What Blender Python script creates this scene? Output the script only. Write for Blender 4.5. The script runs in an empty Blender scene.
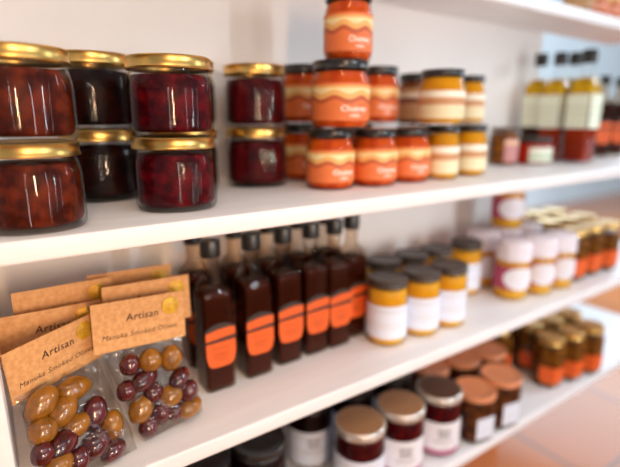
import bpy, bmesh, math, random
from mathutils import Vector, Matrix, noise

C = bpy.context.scene.collection
SC = bpy.context.scene
PI = math.pi
Z0 = 0.88                                   # height of the lens above the floor

# ------------------------------------------------------------------ camera
cam_d = bpy.data.cameras.new('camera')
cam_d.sensor_fit = 'HORIZONTAL'
cam_d.sensor_width = 36.0
cam_d.lens = 36.0 * 470 / 620
cam_d.clip_start = 0.01
cam_d.dof.use_dof = True
cam_d.dof.focus_distance = 0.408
cam_d.dof.aperture_fstop = 2.2
cam = bpy.data.objects.new('camera', cam_d)
C.objects.link(cam)
cam.location = (0, 0, Z0)
cam.rotation_euler = (math.radians(90 - 13.69), 0, math.radians(-34.344))
SC.camera = cam

# ------------------------------------------------------------------ world, light, exposure
SC.view_settings.view_transform = 'Standard'
SC.view_settings.look = 'None'
SC.view_settings.gamma = 1.0
SC.view_settings.use_curve_mapping = False
SC.view_settings.exposure = -0.52
SC.cycles.max_bounces = 16
SC.cycles.diffuse_bounces = 12
SC.cycles.glossy_bounces = 6
SC.cycles.transparent_max_bounces = 32
SC.cycles.caustics_reflective = False
SC.cycles.caustics_refractive = False
SC.cycles.use_denoising = True

w = bpy.data.worlds.new('world')
SC.world = w
w.use_nodes = True
bg = w.node_tree.nodes['Background']
bg.inputs[0].default_value = (0.91, 0.98, 1.02, 1)
bg.inputs[1].default_value = 0.52


def area(name, loc, target, sx, sy, power, col, spread=180):
    d = bpy.data.lights.new(name, 'AREA')
    d.shape = 'RECTANGLE'
    d.size, d.size_y = sx, sy
    d.energy = power
    d.color = col
    d.spread = math.radians(spread)
    o = bpy.data.objects.new(name, d)
    C.objects.link(o)
    o.location = loc
    o.rotation_euler = (Vector(target) - Vector(loc)).to_track_quat('-Z', 'Y').to_euler()
    return o


# daylight: an overhead light added for the shelf fronts and tops, tall narrow glazing down to the floor opposite the shelves, a window at the far end
area('added_overhead_daylight', (0.6, -1.15, Z0 + 1.85), (0.5, 0.45, Z0 - 0.05), 2.4, 1.0, 16, (0.90, 0.95, 1.0))
area('window_daylight_opposite', (-0.32, -1.7, Z0 - 0.12), (0.15, 0.6, Z0 - 0.15), 0.05, 1.50, 5, (0.95, 0.95, 0.97))
area('window_daylight_opposite_second', (0.65, -1.9, Z0 - 0.12), (0.5, 0.6, Z0 - 0.15), 0.05, 1.50, 6, (0.93, 0.96, 1.0))
area('window_daylight_opposite_third', (1.35, -1.9, Z0 - 0.12), (0.7, 0.6, Z0 - 0.15), 0.05, 1.50, 4, (0.88, 0.95, 1.0))
area('window_daylight_opposite_far', (2.1, -1.8, Z0 - 0.12), (0.9, 0.6, Z0 - 0.15), 0.12, 1.50, 4, (0.80, 0.92, 1.0))
area('window_daylight_end', (4.4, 1.65, Z0 + 0.95), (1.6, 0.8, Z0 - 0.45), 2.2, 1.1, 60, (0.66, 0.85, 1.0))
area('added_far_wall_light', (3.2, -0.6, Z0 + 1.1), (4.2, 2.6, Z0), 1.2, 1.2, 175, (0.74, 0.88, 1.0))  # added light to brighten the far wall, no known window
# warm shop lamp above the near end
area('warm_ceiling_lamp', (-0.12, -0.30, Z0 + 0.95), (0.10, 0.60, Z0 - 0.05), 0.2, 0.2, 5, (1.0, 0.60, 0.30))
area('added_warm_fill', (0.02, -0.85, Z0 + 0.02), (0.04, 0.65, Z0 - 0.14), 0.03, 0.4, 2.7, (1.0, 0.62, 0.34), 80)  # added slim warm fill, lights the wall deep inside the left bays
area('added_cool_fill', (0.85, -1.0, Z0 + 0.02), (0.72, 0.65, Z0 - 0.22), 0.03, 0.5, 2.9, (0.86, 0.94, 1.0), 90)  # added slim cool fill for the right half of the bays


# ------------------------------------------------------------------ materials
MATS = {}


def rgb(r, g, b):
    f = lambda c: ((c / 255 + 0.055) / 1.055) ** 2.4 if c > 10 else c / 255 / 12.92
    return (f(r), f(g), f(b), 1)


def nodes(name):
    m = bpy.data.materials.new(name)
    m.use_nodes = True
    nt = m.node_tree
    return m, nt, nt.nodes, nt.links, nt.nodes['Principled BSDF']


def mat(name, col, rough=0.5, metal=0.0, col2=None, scale=40, detail=4, bump=0.0, bscale=None,
        sss=0.0, coat=0.0, spec=0.5, lo=0.35, hi=0.65, stretch=None, srad=(1.0, 0.25, 0.1)):
    m, nt, N, L, p = nodes(name)
    p.inputs['Base Color'].default_value = col
    p.inputs['Roughness'].default_value = rough
    p.inputs['Metallic'].default_value = metal
    p.inputs['Specular IOR Level'].default_value = spec
    p.inputs['Coat Weight'].default_value = coat
    p.inputs['Coat Roughness'].default_value = 0.08
    if sss:
        p.inputs['Subsurface Weight'].default_value = sss
        p.inputs['Subsurface Radius'].default_value = srad
        p.inputs['Subsurface Scale'].default_value = 0.012
    tc = N.new('ShaderNodeTexCoord')
    src = tc.outputs['Object']
    if stretch:
        mp = N.new('ShaderNodeMapping')
        mp.inputs['Scale'].default_value = stretch
        L.new(src, mp.inputs['Vector'])
        src = mp.outputs[0]
    if col2 is not None:
        n = N.new('ShaderNodeTexNoise')
        n.inputs['Scale'].default_value = scale
        n.inputs['Detail'].default_value = detail
        L.new(src, n.inputs['Vector'])
        r = N.new('ShaderNodeValToRGB')
        r.color_ramp.elements[0].position = lo
        r.color_ramp.elements[1].position = hi
        r.color_ramp.elements[0].color = col
        r.color_ramp.elements[1].color = col2
        L.new(n.outputs['Fac'], r.inputs[0])
        L.new(r.outputs[0], p.inputs['Base Color'])
    if bump:
        n2 = N.new('ShaderNodeTexNoise')
        n2.inputs['Scale'].default_value = bscale or scale
        n2.inputs['Detail'].default_value = 5
        L.new(src, n2.inputs['Vector'])
        b = N.new('ShaderNodeBump')
        b.inputs['Strength'].default_value = bump
        b.inputs['Distance'].default_value = 0.002
        L.new(n2.outputs['Fac'], b.inputs['Height'])
        L.new(b.outputs[0], p.inputs['Normal'])
    return m


def glass(name, tint=(0.97, 0.97, 0.96, 1), edge=(0.62, 0.6, 0.57, 1), bump=0.0, bscale=60, rough=0.03, base=0.05, gain=1.0):
    """Thin clear glass or film: mostly see-through, mirror-like towards grazing angles."""
    m, nt, N, L, p = nodes(name)
    N.remove(p)
    out = N['Material Output']
    lw = N.new('ShaderNodeLayerWeight')
    lw.inputs['Blend'].default_value = 0.5
    pw = N.new('ShaderNodeMath'); pw.operation = 'POWER'; pw.inputs[1].default_value = 4.0
    L.new(lw.outputs['Facing'], pw.inputs[0])
    ma = N.new('ShaderNodeMath'); ma.operation = 'MULTIPLY_ADD'
    ma.inputs[1].default_value = 0.75 * gain; ma.inputs[2].default_value = base
    ma.use_clamp = True
    L.new(pw.outputs[0], ma.inputs[0])
    p2 = N.new('ShaderNodeMath'); p2.operation = 'POWER'; p2.inputs[1].default_value = 3.0
    L.new(lw.outputs['Facing'], p2.inputs[0])
    mx = N.new('ShaderNodeMix'); mx.data_type = 'RGBA'
    mx.inputs[6].default_value = tint; mx.inputs[7].default_value = edge
    L.new(p2.outputs[0], mx.inputs[0])
    tr = N.new('ShaderNodeBsdfTransparent')
    L.new(mx.outputs[2], tr.inputs[0])
    gl = N.new('ShaderNodeBsdfGlossy')
    gl.inputs['Roughness'].default_value = rough
    if bump:
        tc = N.new('ShaderNodeTexCoord')
        n2 = N.new('ShaderNodeTexNoise'); n2.inputs['Scale'].default_value = bscale; n2.inputs['Detail'].default_value = 3
        L.new(tc.outputs['Object'], n2.inputs['Vector'])
        b = N.new('ShaderNodeBump'); b.inputs['Strength'].default_value = bump; b.inputs['Distance'].default_value = 0.004
        L.new(n2.outputs['Fac'], b.inputs['Height'])
        L.new(b.outputs[0], gl.inputs['Normal'])
        L.new(b.outputs[0], lw.inputs['Normal'])
    ms = N.new('ShaderNodeMixShader')
    L.new(ma.outputs[0], ms.inputs[0]); L.new(tr.outputs[0], ms.inputs[1]); L.new(gl.outputs[0], ms.inputs[2])
    L.new(ms.outputs[0], out.inputs[0])
    return m


def banded(name, base, bands, rough=0.55, wave=0.0, freq=5.0):
    """Printed label: bands = [(v0, v1, colour)], edges scalloped by a sine along u."""
    m, nt, N, L, p = nodes(name)
    p.inputs['Roughness'].default_value = rough
    uv = N.new('ShaderNodeUVMap')
    sp = N.new('ShaderNodeSeparateXYZ')
    L.new(uv.outputs[0], sp.inputs[0])
    v = sp.outputs[1]
    if wave:
        mu = N.new('ShaderNodeMath'); mu.operation = 'MULTIPLY'; mu.inputs[1].default_value = 2 * PI * freq
        L.new(sp.outputs[0], mu.inputs[0])
        si = N.new('ShaderNodeMath'); si.operation = 'SINE'
        L.new(mu.outputs[0], si.inputs[0])
        ad = N.new('ShaderNodeMath'); ad.operation = 'MULTIPLY_ADD'; ad.inputs[1].default_value = wave
        L.new(si.outputs[0], ad.inputs[0]); L.new(v, ad.inputs[2])
        vw = ad.outputs[0]
    cur = None
    for (v0, v1, col, wavy) in bands:
        a = N.new('ShaderNodeMath'); a.operation = 'GREATER_THAN'; a.inputs[1].default_value = v0
        b = N.new('ShaderNodeMath'); b.operation = 'LESS_THAN'; b.inputs[1].default_value = v1
        L.new(vw if (wave and wavy in (1, 3)) else v, a.inputs[0])
        L.new(vw if (wave and wavy in (2, 3)) else v, b.inputs[0])
        c = N.new('ShaderNodeMath'); c.operation = 'MULTIPLY'
        L.new(a.outputs[0], c.inputs[0]); L.new(b.outputs[0], c.inputs[1])
        mx = N.new('ShaderNodeMix'); mx.data_type = 'RGBA'
        L.new(c.outputs[0], mx.inputs[0])
        if cur is None:
            mx.inputs[6].default_value = base
        else:
            L.new(cur, mx.inputs[6])
        mx.inputs[7].default_value = col
        cur = mx.outputs[2]
    if cur is None:
        p.inputs['Base Color'].default_value = base
    else:
        L.new(cur, p.inputs['Base Color'])
    return m


M = dict(
    paint=mat('white_painted_wood', rgb(249, 247, 247), 0.42, col2=rgb(243, 240, 241), scale=9, bump=0.06, bscale=40, stretch=(1, 6, 6)),
    wall=mat('white_wall', rgb(240, 238, 237), 0.85, col2=rgb(235, 233, 232), scale=4, bump=0.05, bscale=120),
    far_wall=mat('daylight_tinted_wall', rgb(206, 222, 230), 0.85, col2=rgb(200, 216, 226), scale=4),  # bluish daylight tint put into the wall colour
    gold=mat('gold_lid', rgb(226, 184, 108), 0.3, 1.0, col2=rgb(214, 168, 90), scale=25),
    glass=glass('jar_glass', base=0.015, gain=0.7, rough=0.02),
    bottle_glass=glass('bottle_glass', tint=(0.86, 0.76, 0.66, 1), edge=(0.35, 0.25, 0.18, 1), base=0.014, gain=0.5),
    film=glass('clear_bag_film', tint=(0.93, 0.92, 0.9, 1), edge=(0.82, 0.8, 0.77, 1), bump=0.7, bscale=70, rough=0.06, base=0.06, gain=0.8),
    chilli=mat('chilli_jam', rgb(54, 15, 6), 0.35, col2=rgb(112, 40, 15), scale=90, detail=6, sss=0.0, bump=0.4, bscale=160, lo=0.4, hi=0.72, spec=0.06),
    berry=mat('berry_jam', rgb(48, 2, 8), 0.35, col2=rgb(108, 8, 18), scale=90, detail=6, sss=0.0, bump=0.5, bscale=160, lo=0.42, hi=0.75, spec=0.06),
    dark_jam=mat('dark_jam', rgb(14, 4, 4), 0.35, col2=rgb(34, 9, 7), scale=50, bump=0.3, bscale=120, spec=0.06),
    plum=mat('plum_jam', rgb(42, 5, 9), 0.35, col2=rgb(82, 14, 18), scale=60, bump=0.3, bscale=120, spec=0.06),
    orange_fill=mat('orange_relish', rgb(186, 64, 12), 0.35, col2=rgb(222, 96, 22), scale=60, sss=0.2, spec=0.06),
    brown_fill=mat('brown_relish', rgb(104, 58, 30), 0.35, col2=rgb(150, 90, 50), scale=60, spec=0.06),
    yellow_fill=mat('yellow_curd', rgb(214, 142, 8), 0.3, col2=rgb(232, 166, 24), scale=30, sss=0.2, srad=(1, 0.5, 0.1), spec=0.06),
    honey=mat('honey', rgb(230, 160, 30), 0.25, col2=rgb(242, 184, 64), scale=20, sss=0.25, srad=(1, 0.5, 0.1), spec=0.06),
    pickle=mat('mixed_pickle', rgb(70, 38, 14), 0.35, col2=rgb(158, 96, 24), scale=110, detail=3, lo=0.4, hi=0.62, spec=0.06),
    amber_dark=mat('dark_amber_relish', rgb(50, 24, 10), 0.35, col2=rgb(112, 60, 26), scale=40, spec=0.06),
    red_fill=mat('red_relish', rgb(170, 30, 16), 0.35, col2=rgb(200, 52, 26), scale=60, spec=0.06),
    sauce=mat('dark_sauce', rgb(54, 21, 11), 0.25, col2=rgb(82, 34, 19), scale=14, spec=0.06),
    vinegar=mat('red_vinegar', rgb(136, 34, 8), 0.25, col2=rgb(168, 52, 12), scale=14, spec=0.06),
    vinegar_dark=mat('dark_vinegar', rgb(48, 22, 18), 0.25, col2=rgb(62, 26, 20), scale=14, spec=0.06),
    oil=mat('yellow_oil', rgb(226, 178, 8), 0.25, col2=rgb(150, 104, 8), scale=60, lo=0.45, hi=0.6, spec=0.06),
    black_lid=mat('black_lid', rgb(26, 22, 20), 0.3, col2=rgb(34, 28, 25), scale=30, coat=0.3),
    grey_lid=mat('charcoal_lid', rgb(66, 56, 48), 0.4, col2=rgb(76, 64, 56), scale=30),
    terra_lid=mat('terracotta_lid', rgb(226, 140, 92), 0.35, col2=rgb(232, 152, 104), scale=30, coat=0.2),
    brown_lid=mat('bronze_lid', rgb(172, 128, 90), 0.32, 0.2, col2=rgb(180, 136, 96), scale=30, coat=0.2),
    dark_brown_lid=mat('dark_bronze_lid', rgb(92, 66, 54), 0.32, 0.3, col2=rgb(100, 74, 60), scale=30, coat=0.2),
    silver=mat('silver_rim', rgb(226, 216, 204), 0.25, 0.7, col2=rgb(232, 222, 212), scale=30),
    white_lid=mat('white_cloth_lid', rgb(246, 240, 246), 0.7, col2=rgb(238, 228, 236), scale=30, bump=0.2, bscale=200),
    black_cap=mat('black_cap', rgb(24, 20, 18), 0.35, col2=rgb(30, 25, 22), scale=30, coat=0.2),
    chutney_label=banded('orange_label', rgb(228, 118, 60), [(0.50, 0.62, rgb(190, 88, 50), 3), (0.62, 0.93, rgb(238, 180, 104), 1), (0.76, 0.86, rgb(250, 224, 168), 1)], wave=0.055, freq=4.5),
    brownish_label=banded('tan_label', rgb(188, 142, 96), [(0.70, 0.86, rgb(232, 214, 190), 0), (0.52, 0.70, rgb(130, 78, 54), 0)]),
    cream_label=banded('cream_label', rgb(240, 226, 186), [(0.80, 1.0, rgb(252, 246, 230), 0), (0.52, 0.76, rgb(206, 150, 106), 0), (0.0, 0.06, rgb(210, 160, 60), 0)]),
    white_label=banded('white_label', rgb(234, 239, 252), [(0.82, 0.85, rgb(206, 204, 208), 0), (0.42, 0.46, rgb(222, 220, 222), 0), (0.30, 0.33, rgb(222, 220, 222), 0)]),
    berry_label=banded('white_label_with_pink_foot', rgb(240, 236, 240), [(0.0, 0.16, rgb(186, 110, 140), 0)]),
    pink_label=banded('pink_label', rgb(196, 134, 130), [(0.75, 0.9, rgb(230, 190, 150), 0)]),
    magenta_label=banded('magenta_label', rgb(178, 62, 96), []),
    oval=mat('white_oval_print', rgb(244, 240, 246), 0.55, col2=rgb(240, 236, 242), scale=20),
    orange_label=banded('bright_orange_label', rgb(236, 96, 24), []),
    green_label=banded('pale_green_label', rgb(243, 250, 226), [(0.60, 0.63, rgb(188, 192, 160), 0), (0.40, 0.43, rgb(188, 192, 160), 0), (0.18, 0.2, rgb(188, 192, 160), 0)]),
    mint_label=banded('white_and_mint_label', rgb(232, 232, 214), [(0.2, 0.5, rgb(190, 206, 180), 0), (0.86, 1.0, rgb(150, 60, 50), 0)]),
    ink=mat('dark_ink', rgb(62, 36, 24), 0.7, col2=rgb(70, 42, 28), scale=50),
    orange_ink=mat('brown_orange_ink', rgb(150, 70, 26), 0.7, col2=rgb(160, 78, 30), scale=50),
    white_ink=mat('white_ink', rgb(252, 240, 226), 0.6, col2=rgb(250, 236, 220), scale=50),
    grey_ink=mat('grey_ink', rgb(150, 146, 152), 0.7, col2=rgb(160, 156, 160), scale=50),
    black_print=mat('black_label_print', rgb(52, 40, 34), 0.6, col2=rgb(60, 48, 40), scale=40),
    kraft=mat('kraft_card', rgb(222, 168, 110), 0.75, col2=rgb(206, 148, 90), scale=220, detail=6, bump=0.12, bscale=300),
    seal=mat('gold_foil_seal', rgb(220, 172, 44), 0.4, 0.2, col2=rgb(190, 140, 28), scale=160, bump=0.5, bscale=240),
    olive_gold=mat('golden_olive', rgb(118, 72, 10), 0.24, col2=rgb(160, 104, 22), scale=70, sss=0.15, coat=0.7, srad=(1, 0.5, 0.1), bump=0.25, bscale=90),
    olive_purple=mat('purple_olive', rgb(46, 8, 10), 0.22, col2=rgb(94, 20, 22), scale=60, sss=0.1, coat=0.8, bump=0.3, bscale=90),
)


def floor_mat():
    m, nt, N, L, p = nodes('terracotta_tiles')
    p.inputs['Roughness'].default_value = 0.16
    p.inputs['Coat Weight'].default_value = 0.0
    p.inputs['Specular IOR Level'].default_value = 0.35
    p.inputs['Coat Roughness'].default_value = 0.15
    tc = N.new('ShaderNodeTexCoord')
    mp = N.new('ShaderNodeMapping')
    mp.inputs['Location'].default_value = (0.11, 0.0, 0)
    L.new(tc.outputs['Object'], mp.inputs['Vector'])
    br = N.new('ShaderNodeTexBrick')
    br.offset = 0.0
    br.inputs['Scale'].default_value = 1.0
    br.inputs['Brick Width'].default_value = 0.42
    br.inputs['Row Height'].default_value = 0.42
    br.inputs['Mortar Size'].default_value = 0.008
    br.inputs['Color1'].default_value = rgb(206, 124, 66)
    br.inputs['Color2'].default_value = rgb(190, 108, 54)
    br.inputs['Mortar'].default_value = rgb(150, 104, 78)
    L.new(mp.outputs[0], br.inputs['Vector'])
    n = N.new('ShaderNodeTexNoise'); n.inputs['Scale'].default_value = 6; n.inputs['Detail'].default_value = 5
    L.new(tc.outputs['Object'], n.inputs['Vector'])
    mx = N.new('ShaderNodeMix'); mx.data_type = 'RGBA'; mx.blend_type = 'MULTIPLY'; mx.inputs[0].default_value = 0.35
    L.new(br.outputs['Color'], mx.inputs[6]); L.new(n.outputs['Color'], mx.inputs[7])
    L.new(br.outputs['Color'], p.inputs['Base Color'])
    b = N.new('ShaderNodeBump'); b.inputs['Strength'].default_value = 0.15; b.inputs['Distance'].default_value = 0.003
    L.new(n.outputs['Fac'], b.inputs['Height']); L.new(b.outputs[0], p.inputs['Normal'])
    return m


M['floor'] = floor_mat()


# ------------------------------------------------------------------ mesh helpers
def obj(name, bm, m, parent=None, smooth=35, uv=None):
    me = bpy.data.meshes.new(name)
    bmesh.ops.recalc_face_normals(bm, faces=bm.faces[:]) if smooth is not None and uv is None else None
    bm.to_mesh(me)
    bm.free()
    if smooth:
        for p in me.polygons:
            p.use_smooth = True
        me.set_sharp_from_angle(angle=math.radians(smooth))
    for x in (m if isinstance(m, (list, tuple)) else [m]):
        me.materials.append(M[x] if isinstance(x, str) else x)
    o = bpy.data.objects.new(name, me)
    C.objects.link(o)
    if parent is not None:
        o.parent = parent
    return o


def thing(name, label, cat, loc=(0, 0, 0), rz=0, group=None):
    o = bpy.data.objects.new(name, None)
    o.empty_display_size = 0.02
    C.objects.link(o)
    o.location = loc
    o.rotation_euler = (0, 0, rz)
    tag(o, label, cat, group)
    return o


def tag(o, label, cat, group=None):
    o['label'] = label
    o['category'] = cat
    if group:
        o['group'] = group
    return o


def copy_tree(o, parent=None):
    c = o.copy()
    C.objects.link(c)
    if parent is not None:
        c.parent = parent
    for ch in list(o.children):
        copy_tree(ch, c)
    return c


def circ(a):
    return 1.0


def squircle(e, rot=0.0):
    def f(a):
        c, s = abs(math.cos(a + rot)), abs(math.sin(a + rot))
        return 0.94 / (c ** e + s ** e) ** (1 / e)
    return f


def polygon(n, rot=0.0, soft=0.25):
    def f(a):
        t = ((a + rot) % (2 * PI / n)) - PI / n
        return (1 - soft) * math.cos(PI / n) / math.cos(t) * 1.06 + soft
    return f


def lathe(bm, prof, n=40, shape=circ, cx=0, cy=0, mi=0):
    """prof: (radius, z) or (radius, z, k) with k = share of the non-round outline."""
    rings = []
    for q in prof:
        r, z = q[0], q[1]
        k = q[2] if len(q) > 2 else 1.0
        if r < 1e-7:
            rings.append([bm.verts.new((cx, cy, z))])
            continue
        ring = []
        for i in range(n):
            a = 2 * PI * i / n
            rr = r * (1 + k * (shape(a) - 1))
            ring.append(bm.verts.new((cx + rr * math.cos(a), cy + rr * math.sin(a), z)))
        rings.append(ring)
    for A, B in zip(rings, rings[1:]):
        for i in range(n):
            j = (i + 1) % n
            if len(A) == 1 and len(B) == 1:
                continue
            if len(A) == 1:
                f = bm.faces.new((A[0], B[i], B[j]))
            elif len(B) == 1:
                f = bm.faces.new((A[i], A[j], B[0]))
            else:
                f = bm.faces.new((A[i], A[j], B[j], B[i]))
            f.material_index = mi
    return bm


def boxy(bm, x0, x1, y0, y1, z0, z1, bev=0.0, seg=2):
    r = bmesh.ops.create_cube(bm, size=1.0)
    vs = r['verts']
    for v in vs:
        v.co = Vector((x0 + (v.co.x + .5) * (x1 - x0), y0 + (v.co.y + .5) * (y1 - y0), z0 + (v.co.z + .5) * (z1 - z0)))
    if bev:
        es = list({e for v in vs for e in v.link_edges})
        bmesh.ops.bevel(bm, geom=es, offset=bev, segments=seg, profile=0.5, affect='EDGES')
    return bm


def wrap_label(name, m, R, z0, z1, a0, a1, parent, n=28, shape=circ, corner=0.0, t=0.0006):
    """Label on a turned surface, angles in degrees from the front (-Y), positive to the right."""
    bm = bmesh.new()
    uvl = bm.loops.layers.uv.new('UVMap')
    cols = []
    for i in range(n + 1):
        u = i / n
        a = math.radians(a0 + (a1 - a0) * u)
        th = a - PI / 2
        rr = (R * shape(th)) + t
        lo, hi = z0, z1
        if corner:
            e = min(u, 1 - u) * math.radians(abs(a1 - a0)) * R
            if e < corner:
                d = corner - math.sqrt(max(0, corner ** 2 - (corner - e) ** 2))
                lo += d
        cols.append([bm.verts.new((rr * math.cos(th), rr * math.sin(th), z)) for z in (lo, lo * .5 + hi * .5, hi)])
    for i in range(n):
        for k in range(2):
            f = bm.faces.new((cols[i][k], cols[i + 1][k], cols[i + 1][k + 1], cols[i][k + 1]))
            for lp, (u, v) in zip(f.loops, ((i / n, k / 2), ((i + 1) / n, k / 2), ((i + 1) / n, (k + 1) / 2), (i / n, (k + 1) / 2))):
                lp[uvl].uv = (u, v)
    return obj(name, bm, m, parent, smooth=60, uv=True)


def text_mesh(body, size, offset=0.0, shear=0.0, spacing=1.0):
    cu = bpy.data.curves.new('lettering', 'FONT')
    cu.body = body
    cu.size = size
    cu.align_x = 'CENTER'
    cu.align_y = 'CENTER'
    cu.offset = offset
    cu.shear = shear
    cu.space_character = spacing
    cu.resolution_u = 3
    o = bpy.data.objects.new('lettering', cu)
    C.objects.link(o)
    dg = bpy.context.evaluated_depsgraph_get()
    me = bpy.data.meshes.new_from_object(o.evaluated_get(dg))
    bpy.data.objects.remove(o)
    bpy.data.curves.remove(cu)
    bm = bmesh.new()
    bm.from_mesh(me)
    bpy.data.meshes.remove(me)
    return bm


def wrap_text(body, size, m, R, zc, ac, parent, offset=0.0, spacing=1.0, t=0.001):
    bm = text_mesh(body, size, offset, 0, spacing)
    for v in bm.verts:
        th = math.radians(ac) + v.co.x / R - PI / 2
        v.co = Vector(((R + t) * math.cos(th), (R + t) * math.sin(th), zc + v.co.y))
    return obj('lettering', bm, m, parent, smooth=None, uv=True)


def flat_text(rows, m, parent, y=-0.0006, name='lettering'):
    """rows: (body, size, x, z, offset, shear, spacing) on a card facing -Y."""
    bm = bmesh.new()
    for (body, size, x, z, off, sh, sp) in rows:
        b = text_mesh(body, size, off, sh, sp)
        me = bpy.data.meshes.new('tmp')
        b.to_mesh(me)
        b.free()
        k = len(bm.verts)
        bm.from_mesh(me)
        bpy.data.meshes.remove(me)
        bm.verts.ensure_lookup_table()
        for v in bm.verts[k:]:
            v.co = Vector((x + v.co.x, y, z + v.co.y))
    return obj(name, bm, m, parent, smooth=None, uv=True)


def lines_print(R, rows, m, parent, ac=0, t=0.001, shape=circ):
    """Small printed lines of illegible text: rows of (z, height, half angle in degrees)."""
    bm = bmesh.new()
    rnd = random.Random(len(rows) * 7 + int(R * 1e5))
    for (z, h, ha) in rows:
        a = -ha
        while a < ha:
            wd = rnd.uniform(4, 9)
            b = min(a + wd, ha)
            k = 4
            cs = []
            for i in range(k + 1):
                th = math.radians(ac + a + (b - a) * i / k) - PI / 2
                rr = R * shape(th) + t
                cs.append((bm.verts.new((rr * math.cos(th), rr * math.sin(th), z)),
                           bm.verts.new((rr * math.cos(th), rr * math.sin(th), z + h))))
            for i in range(k):
                bm.faces.new((cs[i][0], cs[i + 1][0], cs[i + 1][1], cs[i][1]))
            a = b + 2.2
    return obj('lettering', bm, m, parent, smooth=None, uv=True)


# ------------------------------------------------------------------ setting
ZA, ZB, ZC, ZD = Z0 - 0.088, Z0 - 0.319, Z0 - 0.530, Z0 + 0.213      # shelf tops
XL, XR = -0.0134, 1.40


def structure(name, bm, m):
    o = obj(name, bm, m, None)
    o['kind'] = 'structure'
    return o


bm = bmesh.new(); boxy(bm, -2.5, 7.0, -2.5, 2.6, -0.05, 0); structure('floor', bm, 'floor')
bm = bmesh.new(); boxy(bm, -2.5, 1.09, 0.65, 0.72, 0, 2.9); structure('wall_back', bm, 'wall')
bm = bmesh.new(); boxy(bm, -2.5, 7.0, 2.6, 2.68, 0, 2.9); structure('wall_far', bm, 'far_wall')


def board(z, t, y0, label):
    bm = bmesh.new()
    boxy(bm, XL + 0.0002, XR, y0, 0.6495, z - t, z, bev=0.0022, seg=3)
    tag(obj('shelf_board', bm, 'paint'), label, 'shelf', 'white painted shelf boards')


board(ZA, 0.018, 0.40, 'white painted shelf board carrying the gold-lidded jam jars and orange relish jars')
board(ZB, 0.018, 0.40, 'white painted shelf board carrying the sauce bottles, olive bags and honey jars')
board(ZC, 0.019, 0.40, 'lowest white painted shelf board, above the terracotta floor')
board(ZD, 0.022, 0.53, 'shallow white painted shelf board at the top of the photo, nearly empty')
bm = bmesh.new()
boxy(bm, XL - 0.02, XL, 0.40, 0.6495, 0.0, 1.6, bev=0.0015)
tag(obj('side_panel', bm, 'paint'), 'white painted upright panel closing the shelves at the left edge', 'panel')


# ------------------------------------------------------------------ kinds of jar and bottle
def lid_profile(r, z0, h, rim=0.0012):
    return [(r - 0.0022, z0 + 0.0005), (r - 0.0004, z0), (r, z0 + 0.0012), (r - 0.0009, z0 + 0.003), (r - 0.0011, z0 + h - 0.003),
            (r - 0.0005, z0 + h - 0.0012), (r - 0.0016, z0 + h), (r - 0.0035, z0 + h - 0.0002), (r - 0.0048, z0 + h - 0.0012),
            (r * 0.5, z0 + h - 0.001), (0, z0 + h - 0.001)]


def put(root, x, y, z, rz=0.0, s=(1, 1, 1)):
    root.location = (x, y, z)
    root.rotation_euler = (0, 0, rz)
    root.scale = s
    return root


def make_jam_jar(label, fill, H=0.072, R=0.0412):
    t = thing('jam_jar', label, 'jar', group='gold-lidded jam jars on the upper shelf')
    sq = squircle(2.45)
    zs = H - 0.0205
    bm = bmesh.new()
    prof = [(0, 0.0022, 0.3), (R * 0.72, 0.0018, 0.5), (R * 0.84, 0.0, 0.6), (R * 0.92, 0.0008, 0.8), (R * 0.985, 0.0045), (R, 0.009),
            (R, zs - 0.008), (R * 0.985, zs - 0.003), (R * 0.93, zs + 0.0035, 0.7), (R * 0.885, zs + 0.0065, 0.2), (R * 0.87, zs + 0.0085, 0),
            (R * 0.885, zs + 0.0105, 0), (R * 0.9, zs + 0.012, 0)]
    lathe(bm, prof, 64, sq)
    obj('jar_glass', bm, 'glass', t, smooth=50)
    bm = bmesh.new()
    ri = R - 0.0024
    lathe(bm, [(0, 0.0052), (ri * 0.86, 0.005, 0.8), (ri * 0.96, 0.0072), (ri, 0.011), (ri, zs - 0.008), (ri * 0.985, zs - 0.003),
               (ri * 0.93, zs + 0.0025, 0.7), (ri * 0.9, zs + 0.004, 0.3), (0, zs + 0.0055)], 64, sq)
    obj('jam', bm, fill, t, smooth=60)
    bm = bmesh.new()
    lathe(bm, lid_profile(R * 0.955, H - 0.0112, 0.0112), 64)
    obj('lid', bm, 'gold', t, smooth=40)
    return t


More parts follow.
